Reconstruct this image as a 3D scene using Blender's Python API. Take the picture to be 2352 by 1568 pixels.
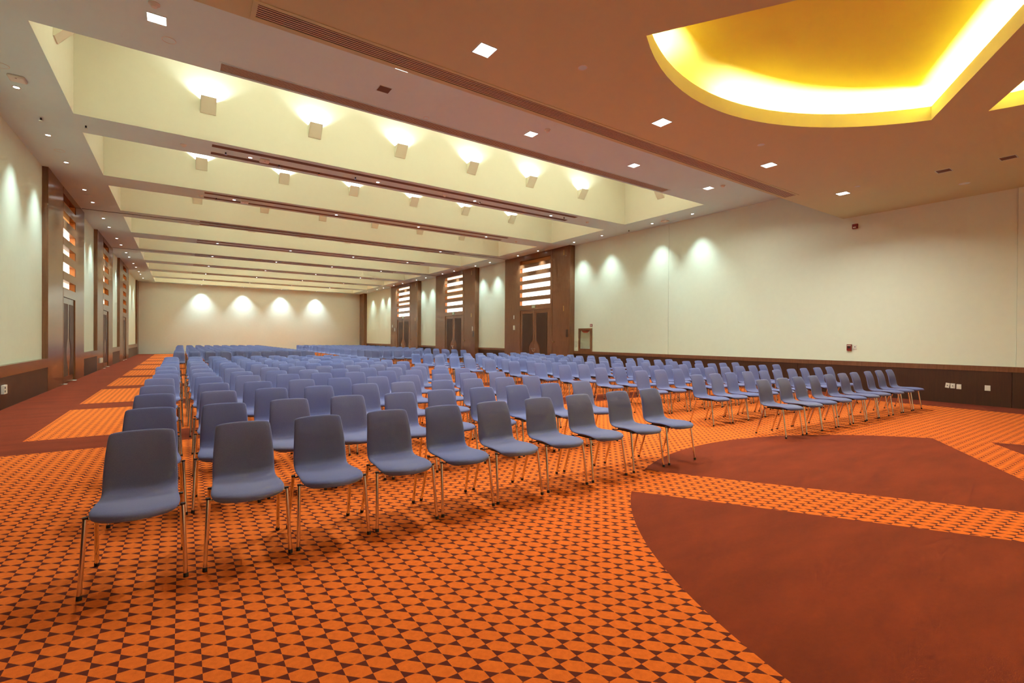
import bpy, bmesh, math, random
from mathutils import Vector, Matrix
from mathutils.geometry import tessellate_polygon

random.seed(7)
for o in list(bpy.data.objects):
    bpy.data.objects.remove(o, do_unlink=True)
SC = bpy.context.scene
COL = SC.collection
R = math.radians

# ------------------------------------------------------------------ camera
F_PX, YAW, PITCH, ROLL, EYE = 1106.0639, R(34.4423), R(-0.3266), R(0.4059), 1.45
fwd = Vector((math.sin(YAW) * math.cos(PITCH), math.cos(YAW) * math.cos(PITCH), math.sin(PITCH)))
rgt = Vector((math.cos(YAW), -math.sin(YAW), 0))
upv = rgt.cross(fwd)
rgt2 = rgt * math.cos(ROLL) + upv * math.sin(ROLL)
upv2 = upv * math.cos(ROLL) - rgt * math.sin(ROLL)
cam_d = bpy.data.cameras.new('camera')
cam_d.sensor_width = 36.0
cam_d.lens = F_PX / 2352 * 36.0
cam_d.clip_start, cam_d.clip_end = 0.05, 200
cam = bpy.data.objects.new('camera', cam_d)
COL.objects.link(cam)
cam.matrix_world = Matrix(((rgt2.x, upv2.x, -fwd.x, 0), (rgt2.y, upv2.y, -fwd.y, 0), (rgt2.z, upv2.z, -fwd.z, EYE), (0, 0, 0, 1)))
SC.camera = cam

# ------------------------------------------------------------------ world, exposure, light levels
W = bpy.data.worlds.new('world')
SC.world = W
W.use_nodes = True
W.node_tree.nodes['Background'].inputs[0].default_value = (1.0, 0.93, 0.82, 1)
W.node_tree.nodes['Background'].inputs[1].default_value = 0.0
SC.view_settings.view_transform = 'Standard'
SC.view_settings.look = 'None'
SC.view_settings.exposure = 0.42
SC.view_settings.gamma = 1.0
SC.view_settings.use_curve_mapping = False
SC.cycles.max_bounces = 6
SC.cycles.diffuse_bounces = 4
SC.cycles.use_adaptive_sampling = True
SC.cycles.adaptive_threshold = 0.12
SC.cycles.adaptive_min_samples = 20
SC.cycles.glossy_bounces = 3
SC.cycles.sample_clamp_indirect = 8
SC.cycles.light_sampling_threshold = 0.03
SC.cycles.caustics_reflective = False
SC.cycles.caustics_refractive = False
SC.cycles.use_denoising = True
P_SPOT_WALL = 260.0      # downlights along the side walls
P_SPOT_BEAM = 340.0      # downlights in the beams
P_SPOT_BACK = 480.0      # downlights washing the end wall
P_SQUARE = 60.0         # square panels
P_SCONCE = 52.0          # up-lights on the far sides of the coffers
P_SCONCE_NEAR = 350.0     # up-lights on their near sides, out of sight
E_COVE = 135.0            # cove tubes
COOL = (0.72, 0.96, 1.0)
NEUT = (0.92, 0.97, 0.88)


# ------------------------------------------------------------------ colours and materials
def lin(c):
    c = c / 255.0
    return c / 12.92 if c <= 0.04045 else ((c + 0.055) / 1.055) ** 2.4


def rgb(r, g, b):
    return (lin(r), lin(g), lin(b), 1.0)


class NT:
    def __init__(self, name):
        self.m = bpy.data.materials.new(name)
        self.m.use_nodes = True
        self.t = self.m.node_tree
        self.b = self.t.nodes['Principled BSDF']

    def n(self, kind, **kw):
        nd = self.t.nodes.new(kind)
        for k, v in kw.items():
            setattr(nd, k, v)
        return nd

    def l(self, a, b):
        self.t.links.new(a, b)

    def math(self, op, a, b=None, c=None):
        nd = self.n('ShaderNodeMath', operation=op)
        for i, v in enumerate((a, b, c)):
            if v is None:
                continue
            if isinstance(v, (int, float)):
                nd.inputs[i].default_value = v
            else:
                self.l(v, nd.inputs[i])
        return nd.outputs[0]

    def mix(self, f, a, b):
        nd = self.n('ShaderNodeMix', data_type='RGBA')
        for i, v in ((0, f), (6, a), (7, b)):
            if isinstance(v, (int, float, tuple)):
                nd.inputs[i].default_value = v
            else:
                self.l(v, nd.inputs[i])
        return nd.outputs[2]

    def noise(self, scale, detail=3, vec=None, rough=0.6):
        nd = self.n('ShaderNodeTexNoise')
        nd.inputs['Scale'].default_value = scale
        nd.inputs['Detail'].default_value = detail
        nd.inputs['Roughness'].default_value = rough
        if vec is not None:
            self.l(vec, nd.inputs['Vector'])
        return nd.outputs['Fac']

    def pos(self):
        return self.n('ShaderNodeNewGeometry').outputs['Position']

    def obj(self):
        return self.n('ShaderNodeTexCoord').outputs['Object']

    def scaled(self, vec, s):
        nd = self.n('ShaderNodeVectorMath', operation='MULTIPLY')
        self.l(vec, nd.inputs[0])
        nd.inputs[1].default_value = s
        return nd.outputs[0]

    def bump(self, h, strength, dist=0.002):
        nd = self.n('ShaderNodeBump')
        nd.inputs['Strength'].default_value = strength
        nd.inputs['Distance'].default_value = dist
        self.l(h, nd.inputs['Height'])
        self.l(nd.outputs[0], self.b.inputs['Normal'])

    def ramp(self, f, lo, hi):
        nd = self.n('ShaderNodeMapRange')
        self.l(f, nd.inputs[0])
        nd.inputs[1].default_value, nd.inputs[2].default_value = lo, hi
        return nd.outputs[0]


def plain(name, col, rough=0.6, metal=0.0, var=0.06, scale=6.0, bump=0.0, bscale=200, spec=0.5):
    t = NT(name)
    f = t.noise(scale, 3, t.pos())
    d = tuple(max(0, c * (1 - var)) for c in col[:3]) + (1,)
    e = tuple(min(1, c * (1 + var)) for c in col[:3]) + (1,)
    t.l(t.mix(f, d, e), t.b.inputs['Base Color'])
    t.b.inputs['Roughness'].default_value = rough
    t.b.inputs['Metallic'].default_value = metal
    t.b.inputs['Specular IOR Level'].default_value = spec
    if bump:
        t.bump(t.noise(bscale, 2, t.pos()), bump)
    return t.m


def emit(name, col, strength):
    t = NT(name)
    t.b.inputs['Base Color'].default_value = col
    t.b.inputs['Emission Color'].default_value = col
    t.b.inputs['Emission Strength'].default_value = strength
    return t.m


def wood(name, c1, c2, rough=0.22, spec=0.5, grain=(9, 9, 0.35)):
    t = NT(name)
    v = t.scaled(t.pos(), grain)
    f = t.noise(5.0, 5, v, 0.65)
    g = t.noise(40.0, 2, v, 0.5)
    h = t.math('ADD', t.math('MULTIPLY', f, 0.7), t.math('MULTIPLY', g, 0.3))
    t.l(t.mix(t.ramp(h, 0.3, 0.7), c1, c2), t.b.inputs['Base Color'])
    t.b.inputs['Roughness'].default_value = rough
    t.b.inputs['Specular IOR Level'].default_value = spec
    t.bump(g, 0.05, 0.001)
    return t.m


# carpet: woven cells with two cut corners, plain bands under the beams, a border and a rosette
def carpet_material():
    t = NT('carpet')
    P = t.pos()
    sep = t.n('ShaderNodeSeparateXYZ')
    t.l(P, sep.inputs[0])
    x, y = sep.outputs[0], sep.outputs[1]
    jit = t.math('MULTIPLY', t.math('SUBTRACT', t.noise(260, 2, P), 0.5), 0.05)
    CELL = 0.10135
    u = t.math('FRACT', t.math('ADD', t.math('DIVIDE', t.math('ADD', x, 10.1585 + 0.0), CELL), 0.0))
    v = t.math('FRACT', t.math('DIVIDE', t.math('ADD', y, 10.016), CELL))
    s = t.math('ADD', t.math('ADD', u, v), jit)
    cell = t.math('MULTIPLY', t.math('GREATER_THAN', s, 0.5), t.math('LESS_THAN', s, 1.5))
    # bands
    yb = t.math('MODULO', t.math('SUBTRACT', y, 8.17), 4.43)
    band = t.math('MULTIPLY', t.math('LESS_THAN', yb, 1.0), t.math('GREATER_THAN', y, 8.17))
    bord = t.math('ADD', t.math('LESS_THAN', x, -1.785), t.math('GREATER_THAN', x, 14.0))
    bord = t.math('ADD', bord, t.math('GREATER_THAN', y, 48.2))
    # rosette
    dx, dy = t.math('SUBTRACT', x, 6.06), t.math('SUBTRACT', y, -0.06)
    rr = t.math('SQRT', t.math('ADD', t.math('MULTIPLY', dx, dx), t.math('MULTIPLY', dy, dy)))
    inside = t.math('LESS_THAN', rr, 4.066)
    na = t.math('ABSOLUTE', t.math('ADD', t.math('MULTIPLY', dx, 0.846), t.math('MULTIPLY', dy, 0.533)))
    nb = t.math('ABSOLUTE', t.math('SUBTRACT', t.math('MULTIPLY', dx, 0.533), t.math('MULTIPLY', dy, 0.846)))
    ros = t.math('MULTIPLY', inside, t.math('MULTIPLY', t.math('GREATER_THAN', na, 0.41), t.math('GREATER_THAN', nb, 0.335)))
    dark = t.math('MINIMUM', t.math('ADD', t.math('ADD', band, bord), ros), 1.0)
    fibre = t.noise(420, 2, P, 0.7)
    clump = t.noise(35, 3, P, 0.6)
    tread = t.noise(2.2, 4, t.scaled(P, (0.5, 1.6, 1)), 0.6)
    o1, o2 = CARPET_ORANGE
    d1, d2 = CARPET_CELL_DARK
    p1, p2 = CARPET_PLAIN
    mixf = t.math('ADD', t.math('MULTIPLY', fibre, 0.65), t.math('MULTIPLY', clump, 0.35))
    fr = t.ramp(mixf, 0.35, 0.65)
    orange = t.mix(fr, o1, o2)
    cdark = t.mix(fr, d1, d2)
    pf = t.math('ADD', t.math('MULTIPLY', fr, 0.45), t.math('MULTIPLY', t.ramp(tread, 0.35, 0.65), 0.55))
    pl = t.mix(pf, p1, p2)
    pat = t.mix(cell, cdark, orange)
    t.l(t.mix(dark, pat, pl), t.b.inputs['Base Color'])
    t.b.inputs['Roughness'].default_value = 0.95
    t.b.inputs['Specular IOR Level'].default_value = 0.15
    t.b.inputs['Sheen Weight'].default_value = 0.06
    t.b.inputs['Sheen Tint'].default_value = (0.9, 0.6, 0.62, 1)
    t.bump(fibre, 0.5, 0.004)
    return t.m


CARPET_ORANGE = (rgb(214, 98, 22), rgb(250, 126, 40))
CARPET_CELL_DARK = (rgb(84, 28, 16), rgb(112, 42, 26))
CARPET_PLAIN = (rgb(108, 38, 14), rgb(134, 50, 20))
M = {}
M['carpet'] = carpet_material()
M['cream'] = plain('cream_wall_fabric', rgb(226, 236, 216), 0.85, var=0.03, bump=0.15, bscale=160, spec=0.2)
M['endwall'] = plain('beige_end_wall', rgb(232, 238, 230), 0.85, var=0.03, bump=0.15, bscale=120, spec=0.2)
M['coffer'] = plain('coffer_paint', rgb(235, 232, 210), 0.8, var=0.02, spec=0.2)
M['ceiling'] = plain('ceiling_paint', rgb(216, 240, 238), 0.85, var=0.02, bump=0.08, bscale=90, spec=0.2)
M['soffit'] = plain('soffit_paint', rgb(208, 210, 168), 0.85, var=0.02, bump=0.08, bscale=90, spec=0.2)
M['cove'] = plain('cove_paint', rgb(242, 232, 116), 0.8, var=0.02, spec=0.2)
M['rim'] = plain('cove_rim_paint', rgb(246, 240, 216), 0.8, var=0.02, spec=0.2)
M['sconce'] = plain('sconce_paint', rgb(232, 228, 204), 0.6, var=0.02)
M['wood'] = wood('veneer_brown', rgb(104, 66, 42), rgb(134, 90, 60), 0.24)
M['wood_dark'] = wood('veneer_dark', rgb(54, 26, 7), rgb(72, 37, 12), 0.5)
M['niche'] = plain('niche_wood', rgb(206, 132, 66), 0.6)
M['slot'] = plain('slot_black', rgb(22, 12, 8), 0.8, var=0.0)
M['beamslot'] = plain('beam_slot', rgb(118, 88, 70), 0.8, var=0.02)
M['louvre'] = plain('louvre_paint', rgb(220, 200, 172), 0.6, var=0.02)
M['white'] = plain('white_plastic', rgb(226, 222, 208), 0.4, var=0.01)
M['red'] = plain('red_plastic', rgb(130, 30, 18), 0.4, var=0.03)
M['black'] = plain('black_plastic', rgb(22, 22, 24), 0.5, var=0.05)
M['chrome'] = plain('chrome', rgb(226, 220, 212), 0.12, metal=1.0, var=0.01)
M['brass'] = plain('brass', rgb(200, 160, 92), 0.3, metal=1.0, var=0.02)
M['lens'] = emit('downlight_lens', (0.93, 0.97, 1, 1), 14.0)
M['panel'] = emit('square_lens', (1, 0.98, 0.93, 1), 7.0)
M['lamp'] = emit('sconce_lamp', (1, 0.97, 0.88, 1), 6.0)
M['tube'] = emit('cove_tube', (1, 0.95, 0.84, 1), E_COVE)
for k_ in ('lens', 'panel', 'lamp'):      # their real lamps light the room
    M[k_].cycles.emission_sampling = 'NONE'
M['glow'] = [emit('niche_glow_%d' % i, c, s) for i, (c, s) in enumerate([
    ((1, 0.60, 0.25, 1), 0.06), ((1, 0.52, 0.16, 1), 0.45), ((1, 0.84, 0.62, 1), 1.1), ((1, 0.93, 0.82, 1), 2.4)])]
M['signgreen'] = plain('sign_green', rgb(126, 146, 112), 0.5, var=0.02)
M['signpale'] = plain('sign_pale', rgb(214, 222, 190), 0.5, var=0.02)
M['redsign'] = plain('banner_red', rgb(206, 92, 70), 0.5, var=0.02)
M['glass'] = plain('cabinet_back', rgb(222, 226, 202), 0.3, var=0.08, scale=3)


def fabric_material():
    t = NT('chair_fabric')
    P = t.obj()
    f = t.noise(500, 2, P, 0.7)
    rnd = t.n('ShaderNodeObjectInfo').outputs['Random']
    c = t.mix(t.ramp(f, 0.35, 0.65), rgb(95, 99, 141), rgb(118, 122, 164))
    c2 = t.mix(t.math('MULTIPLY', rnd, 0.35), c, rgb(74, 90, 154))
    t.l(c2, t.b.inputs['Base Color'])
    t.b.inputs['Roughness'].default_value = 0.85
    t.b.inputs['Specular IOR Level'].default_value = 0.25
    t.b.inputs['Sheen Weight'].default_value = 0.25
    t.b.inputs['Sheen Tint'].default_value = (0.7, 0.75, 1, 1)
    t.bump(f, 0.25, 0.001)
    return t.m


M['fabric'] = fabric_material()


def glass_pane_material():
    t = NT('clear_glass')
    out = [n for n in t.t.nodes if n.type == 'OUTPUT_MATERIAL'][0]
    tr = t.n('ShaderNodeBsdfTransparent')
    tr.inputs[0].default_value = (0.94, 0.97, 0.95, 1)
    gl = t.n('ShaderNodeBsdfGlossy')
    gl.inputs['Roughness'].default_value = 0.04
    mx = t.n('ShaderNodeMixShader')
    mx.inputs[0].default_value = 0.08
    t.l(tr.outputs[0], mx.inputs[1])
    t.l(gl.outputs[0], mx.inputs[2])
    t.l(mx.outputs[0], out.inputs['Surface'])
    return t.m


M['pane'] = glass_pane_material()


# ------------------------------------------------------------------ mesh helpers
class MB:
    def __init__(self):
        self.v, self.f, self.mi, self.sm = [], [], [], []
        self.cur = 0

    def face(self, pts, smooth=False):
        i = len(self.v)
        self.v += [tuple(p) for p in pts]
        self.f.append(tuple(range(i, i + len(pts))))
        self.mi.append(self.cur)
        self.sm.append(smooth)

    def quads(self, verts, faces, smooth=False):
        i = len(self.v)
        self.v += [tuple(p) for p in verts]
        for q in faces:
            self.f.append(tuple(i + k for k in q))
            self.mi.append(self.cur)
            self.sm.append(smooth)

    def box(self, x0, x1, y0, y1, z0, z1):
        if x0 > x1: x0, x1 = x1, x0
        if y0 > y1: y0, y1 = y1, y0
        v = [(x0, y0, z0), (x1, y0, z0), (x1, y1, z0), (x0, y1, z0), (x0, y0, z1), (x1, y0, z1), (x1, y1, z1), (x0, y1, z1)]
        self.quads(v, [(0, 3, 2, 1), (4, 5, 6, 7), (0, 1, 5, 4), (1, 2, 6, 5), (2, 3, 7, 6), (3, 0, 4, 7)])
        return self

    def tube(self, a, b, r, n=10, r2=None, cap=True):
        a, b = Vector(a), Vector(b)
        r2 = r if r2 is None else r2
        d = (b - a).normalized()
        s = d.orthogonal().normalized()
        t = d.cross(s)
        vs = []
        for p, rr in ((a, r), (b, r2)):
            for k in range(n):
                w = 2 * math.pi * k / n
                vs.append(p + s * (rr * math.cos(w)) + t * (rr * math.sin(w)))
        self.quads(vs, [(k, (k + 1) % n, n + (k + 1) % n, n + k) for k in range(n)], True)
        if cap:
            self.face(list(reversed(vs[:n])))
            self.face(vs[n:])
        return self

    def prism(self, outline, axis_fn, d0, d1):
        """outline of (a, b) points extruded along depth; axis_fn(a, b, d) -> xyz"""
        n = len(outline)
        A = [axis_fn(a, b, d0) for a, b in outline]
        B = [axis_fn(a, b, d1) for a, b in outline]
        for k in range(n):
            self.face([A[k], A[(k + 1) % n], B[(k + 1) % n], B[k]])
        tri = tessellate_polygon([[Vector((a, b, 0)) for a, b in outline]])
        for q in tri:
            self.face([A[i] for i in q])
            self.face([B[i] for i in reversed(q)])
        return self

    def build(self, name, mats, parent=None, fix=False):
        me = bpy.data.meshes.new(name)
        me.from_pydata(self.v, [], self.f)
        if not isinstance(mats, (list, tuple)):
            mats = [mats]
        for m in mats:
            me.materials.append(m)
        for p, i, s in zip(me.polygons, self.mi, self.sm):
            p.material_index = i
            p.use_smooth = s
        if fix:
            bm = bmesh.new()
            bm.from_mesh(me)
            bmesh.ops.remove_doubles(bm, verts=bm.verts, dist=1e-5)
            bmesh.ops.recalc_face_normals(bm, faces=bm.faces)
            bm.to_mesh(me)
            bm.free()
        o = bpy.data.objects.new(name, me)
        COL.objects.link(o)
        if parent is not None:
            o.parent = parent
        return o


def tag(o, label=None, cat=None, group=None, kind=None):
    for k, v in (('label', label), ('category', cat), ('group', group), ('kind', kind)):
        if v:
            o[k] = v
    return o


def empty(name, loc, label=None, cat=None, group=None, kind=None, rz=0.0):
    o = bpy.data.objects.new(name, None)
    COL.objects.link(o)
    o.location = loc
    o.rotation_euler = (0, 0, rz)
    o.empty_display_size = 0.1
    return tag(o, label, cat, group, kind)


KIDS = {}


def remember(o):
    KIDS[o.name] = [c for c in bpy.data.objects if c.parent == o]
    for c in KIDS[o.name]:
        remember(c)


def dup(o, parent=None):
    c = o.copy()
    COL.objects.link(c)
    if parent is not None:
        c.parent = parent
    for k in KIDS.get(o.name, ()):
        dup(k, c)
    return c


ORD = ['zeroth', 'first', 'second', 'third', 'fourth', 'fifth', 'sixth', 'seventh', 'eighth', 'ninth', 'tenth', 'eleventh', 'twelfth',
       'thirteenth', 'fourteenth', 'fifteenth', 'sixteenth', 'seventeenth', 'eighteenth', 'nineteenth', 'twentieth']

# ------------------------------------------------------------------ main dimensions (metres; y runs down the hall)
CZ, SZ = 5.8265, 4.8425            # hall ceiling, low front ceiling
XLW, XRW = -2.99, 15.15            # cream wall faces
XLB, XRB = -2.87, 14.862           # timber bay faces
YB, YF, YS = 48.98, -6.6, 5.859    # end wall, front wall, edge of low ceiling
CX0, CX1 = -1.773, 13.915          # coffers
COFFERS = [(9.364, 12.757), (13.826, 17.162), (18.241, 21.62), (22.649, 25.85)] + [(22.649 + 4.43 * k, 25.95 + 4.43 * k) for k in range(1, 6)]
COFFER_TOP = 7.75
L_BAYS = [(17.17, 22.76, 19.12, 21.10), (26.05, 31.40, 27.86, 29.72), (34.73, 40.2, 36.6, 38.5)]
R_BAYS = [(16.94, 22.40, 18.40, 20.98), (25.72, 31.28, 27.32, 29.82), (34.45, 40.17, 36.05, 38.74)]

# ------------------------------------------------------------------ floor
tag(MB().box(-3.6, 15.6, YF - 0.2, YB + 0.3, -0.12, 0).build('floor', M['carpet']), 'orange and rust patterned carpet with plain bands and a rosette', kind='structure')

# ------------------------------------------------------------------ walls
tag(MB().box(-3.6, 15.6, YB, YB + 0.2, 0, CZ).build('wall_back', M['endwall']), 'beige end wall washed by four downlights', kind='structure')
tag(MB().box(-3.6, 15.6, YF - 0.2, YF, 0, SZ).build('wall_front', M['cream']), kind='structure')
wl = tag(MB().box(-3.7, -3.5, YF, YB, 0, CZ).build('wall_left', M['cream']), 'cream wall with three tall timber door bays beside the banded aisle', kind='structure')
wr = tag(MB().box(15.55, 15.75, YF, YB, 0, CZ).build('wall_right', M['cream']), 'long cream wall with brown wainscot and three timber door bays', kind='structure')


def wall_side(wall, s, xw, xb, bays, rail_z, top_z, xa):
    """cream panels and wainscot between the timber bays; s = +1 right wall, -1 left wall"""
    far = xb + s * 0.64
    ys = [(YF, bays[0][0]), (bays[0][1], bays[1][0]), (bays[1][1], bays[2][0]), (bays[2][1], 47.62)]
    for i, (a, b) in enumerate(ys):
        cuts = [a, 2.46, 11.67, b] if (s > 0 and i == 0) else ([a, 8.0, b] if i == 0 else [a, b])
        for k in range(len(cuts) - 1):
            y0, y1 = cuts[k] + (0.004 if k else 0), cuts[k + 1] - (0.004 if k < len(cuts) - 2 else 0)
            pro = 0.03 if (s > 0 and i == 0 and k == 0) else 0.0
            MB().box(xw - s * pro, far, y0, y1, top_z, CZ).build('wall_panel', M['cream'], wall)
        MB().box(xa, far, a, b, rail_z, top_z).build('wainscot_rail', M['wood'], wall)
        n = max(1, round((b - a) / 4.4))
        if s > 0 and i == 0:
            pc = [a, -2.0, 2.516, 7.0, 11.67, b]
        else:
            pc = [a + (b - a) * k / n for k in range(n + 1)]
        for k in range(len(pc) - 1):
            MB().box(xa + s * 0.008, far, pc[k] + 0.004, pc[k + 1] - 0.004, 0, rail_z).build('wainscot_panel', M['wood_dark'], wall)
    MB().box(xb, far, 47.62, YB, 0, CZ).build('corner_pilaster', M['wood'], wall)


wall_side(wl, -1, XLW, XLB, L_BAYS, 0.625, 0.85, XLB)
wall_side(wr, 1, XRW, XRB, R_BAYS, 0.785, 0.905, 15.11)

# ------------------------------------------------------------------ timber door bays
L_SLOTS = [(5.374, 5.618), (4.885, 5.13), (4.356, 4.61), (3.869, 4.124), (3.353, 3.616), (2.86, 3.10)]
R_SLOTS = [(5.34, 5.55), (4.94, 5.155), (4.495, 4.725), (4.06, 4.305), (3.637, 3.873), (3.204, 3.434)]


def inlay_outline(w, h, neck, bulge, zc, z0, flip):
    """panel outline in (a, z): a from hinge edge 0 to meeting edge w, scooped round the handle"""
    pts = [(0, 0), (w, 0)]
    zs = [0.40, 0.50, 0.62, 0.76, 0.90, 1.02, 1.14, 1.24, 1.32, 1.38]
    bs = [0.0, 0.22, 0.55, 0.85, 1.0, 0.97, 0.78, 0.48, 0.18, 0.0]
    for z, b in zip(zs, bs):
        pts.append((w - bulge * b, z - z0))
    pts += [(w, h), (0, h)]
    return pts


def door_bay(n, s, xf, bay, slots, glows, label, right, handles, door_top):
    y0, y1, d0, d1 = bay
    root = empty('door_%d' % n, (xf, (y0 + y1) / 2, 0), label, None, None, 'structure')
    cy = (y0 + y1) / 2

    def X(d):
        return s * d                       # depth into the wall

    def bx(a, b, z0, z1, t0, t1):
        return MB().box(X(t0), X(t1), a - cy, b - cy, z0, z1)
    th = 0.62
    ND = 0.15                             # depth of the lit openings
    g = 0.003
    # fixed boards
    if right:
        bx(y0, y0 + 0.45, 0, CZ, 0, th).build('jamb_panel', M['wood'], root)
        pk = bx(y0 + 0.45 + 2 * g, d0 - 0.17, 0.012, CZ, 0.008, th).build('pocket_door', M['wood'], root)
        for z in (5.54, 2.9):
            bx(y0 + 0.425, y0 + 0.478, z - 0.125, z + 0.125, -0.006, 0.02).build('hinge', M['brass'], pk)
        MB().tube((X(0.02), d0 - 0.32 - cy, 1.315), (X(-0.06), d0 - 0.32 - cy, 1.315), 0.028, 12).build('door_knob', M['brass'], pk)
        bx(y0 + 0.10, y0 + 0.26, 1.55, 1.90, -0.006, 0.02).build('flush_plate', M['wood_dark'], pk)
        bx(d0 - 0.17 + g, d0, 0, CZ, 0, th).build('jamb_panel', M['wood'], root)
    else:
        bx(y0, y0 + 0.42, 0, CZ, 0, th).build('jamb_panel', M['wood'], root)
        bx(y0 + 0.42 + 3 * g, d0, 0, CZ, 0.004, th).build('jamb_panel', M['wood'], root)
    bx(d1, y1, 0, CZ, 0, th).build('jamb_panel', M['wood'], root)
    # rails between the lit openings
    edges = [CZ] + [z for lo_hi in slots for z in (lo_hi[1], lo_hi[0])] + [door_top]
    for k in range(0, len(edges), 2):
        bx(d0, d1, edges[k + 1], edges[k], 0, ND + 0.015).build('rail', M['wood'], root)
    for k, (zl, zh) in enumerate(slots):
        nb = bx(d0, d1, zl - 0.1, zh + 0.1, ND + 0.015, ND + 0.1).build('niche_back', M['niche'], root)
        gi = glows[k]
        hh = zh - zl
        lo = zl + (0.0 if gi == 3 else 0.38 * hh)
        if gi > 0:
            bx(d0 + 0.06, d1 - 0.04, lo, zh + 0.05, ND, ND + 0.017).build('glow_panel', M['glow'][gi], nb)  # glowing panel stands in for light from a lamp hidden in the niche
        bx(d0 - 0.02, d0 + 0.006, zl, zh, 0.02, ND + 0.02).build('niche_cheek', M['niche'], nb)
        bx(d1 - 0.006, d1 + 0.02, zl, zh, 0.02, ND + 0.02).build('niche_cheek', M['niche'], nb)
    # frame and two leaves
    fr = MB()
    fr.box(X(0.0), X(0.2), d0 - cy, d0 + 0.05 - cy, 0, door_top)
    fr.box(X(0.0), X(0.2), d1 - 0.05 - cy, d1 - cy, 0, door_top)
    fr.box(X(0.0), X(0.2), d0 + 0.05 - cy, d1 - 0.05 - cy, door_top - 0.05, door_top)
    fr.build('door_frame', M['wood'], root)
    mid = (d0 + d1) / 2
    lw = (d1 - d0) / 2 - 0.055
    ajar = 0.0
    for side in (-1, 1):
        a, b = (d0 + 0.055, mid - 0.004) if side < 0 else (mid + 0.004, d1 - 0.055)
        leaf = bx(a, b, 0.012, door_top - 0.056, 0.03, 0.08).build('door_leaf', M['wood'], root)
        iw = lw * 0.72
        z0 = 0.22
        out = inlay_outline(iw, door_top - 0.235 - z0, 0.1, iw * 0.36, 1.0, z0, side)
        base = a + lw * 0.15 if side < 0 else b - lw * 0.15
        mb = MB()
        mb.prism(out, lambda p, q, d: (X(d), (base + p if side < 0 else base - p) - cy, z0 + q), 0.022, 0.05)
        mb.build('inlay_panel', M['wood_dark'], leaf, fix=True)
        if handles:
            hm = MB()
            yy = mid + side * 0.05 - cy
            hm.tube((X(0.03), yy, 0.955), (X(-0.05), yy, 0.955), 0.013, 8)
            hm.tube((X(-0.05), yy - side * 0.02, 0.955), (X(-0.05), yy + side * 0.14, 0.95), 0.013, 8)
            hm.tube((X(-0.02), yy + side * 0.1, 0.93), (X(-0.02), mid + side * 0.03 - cy, 0.79), 0.012, 8)
            hm.build('lever_handle', M['chrome'], leaf)
    if not right:
        for yy in (d0 + 0.12, d1 - 0.3):
            bx(yy, yy + 0.2, 0, 0.012, -0.05, 0.06).build('gap_light_strip', M['white'], root)  # white strip painted in for light leaking under the door
    return root


G = [[0, 1, 3, 2, 3, 2], [0, 1, 2, 2, 1, 2], [0, 1, 1, 1, 1, 1]]
L_TXT = ['nearest', 'middle', 'farthest']
for i in range(3):
    door_bay(i + 1, -1, XLB, L_BAYS[i], L_SLOTS, G[i], '%s timber door bay along the banded aisle, tall with lit slots' % L_TXT[i], False, False, 2.65)
GR = [[0, 3, 3, 3, 3, 3], [2, 3, 2, 2, 3, 3], [2, 3, 3, 2, 3, 3]]
for i in range(3):
    door_bay(i + 4, 1, XRB, R_BAYS[i], R_SLOTS, GR[i], '%s timber door bay on the cabinet wall with bright slots and chrome handles' % L_TXT[i], True, True, 3.0)

# ------------------------------------------------------------------ ceiling with coffers
mb = MB()
mb.box(-3.6, CX0, YS, YB, CZ, CZ + 0.003)
mb.box(CX1, 15.6, YS, YB, CZ, CZ + 0.003)
ceil = tag(mb.build('ceiling', M['ceiling']), 'hall ceiling with nine long glowing coffers between slim beams', kind='structure')
edges = [YS] + [v for c in COFFERS for v in c] + [YB]
BEAMS = [(edges[k], edges[k + 1]) for k in range(0, len(edges), 2)]
for k, (a, b) in enumerate(BEAMS):
    bm_o = MB().box(CX0, CX1, a, b, CZ, CZ + 0.003).build('beam', M['ceiling'], ceil)
    if 0 < k < 9:
        w = b - a
        for (p, q) in ((0.18, 0.345), (0.72, 0.885)):
            MB().box(0.56, 11.69, a + p * w / 1.07, a + q * w / 1.07, CZ - 0.004, CZ + 0.05).build('air_slot', M['beamslot'], bm_o)
    if k in (3, 5):
        MB().box(CX0, CX1, (a + b) / 2 - 0.10, (a + b) / 2 - 0.05, CZ - 0.006, CZ + 0.05).build('partition_track', M['slot'], bm_o)
for (a, b) in COFFERS:
    mb = MB()
    z0, z1 = CZ, COFFER_TOP
    mb.face([(CX0, a, z0), (CX0, a, z1), (CX1, a, z1), (CX1, a, z0)])
    mb.face([(CX0, b, z0), (CX1, b, z0), (CX1, b, z1), (CX0, b, z1)])
    mb.face([(CX0, a, z0), (CX0, b, z0), (CX0, b, z1), (CX0, a, z1)])
    mb.face([(CX1, a, z0), (CX1, a, z1), (CX1, b, z1), (CX1, b, z0)])
    mb.face([(CX0, a, z1), (CX0, b, z1), (CX1, b, z1), (CX1, a, z1)])
    mb.build('coffer', M['coffer'], ceil)
# partition tracks crossing the side strips at the third beam
for yy in (22.07, 30.9):
    MB().box(-2.85, CX0, yy, yy + 0.05, CZ - 0.006, CZ + 0.05).build('partition_track', M['slot'], ceil)
    MB().box(CX1, 14.85, yy, yy + 0.05, CZ - 0.006, CZ + 0.05).build('partition_track', M['slot'], ceil)

# low front ceiling with the four-part rosette cove
CC = Vector((6.279, 0.383)); CR = 3.806                      # arc
XC = Vector((6.075, -0.03)); DA = Vector((0.5325, -0.8464)); NA = Vector((0.8464, 0.5325))
HA, HB = 0.414, 0.325


def on_circle(p, d):
    q = p - CC
    b = q.dot(d)
    t = -b + math.sqrt(b * b - q.dot(q) + CR * CR)
    return p + d * t


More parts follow.
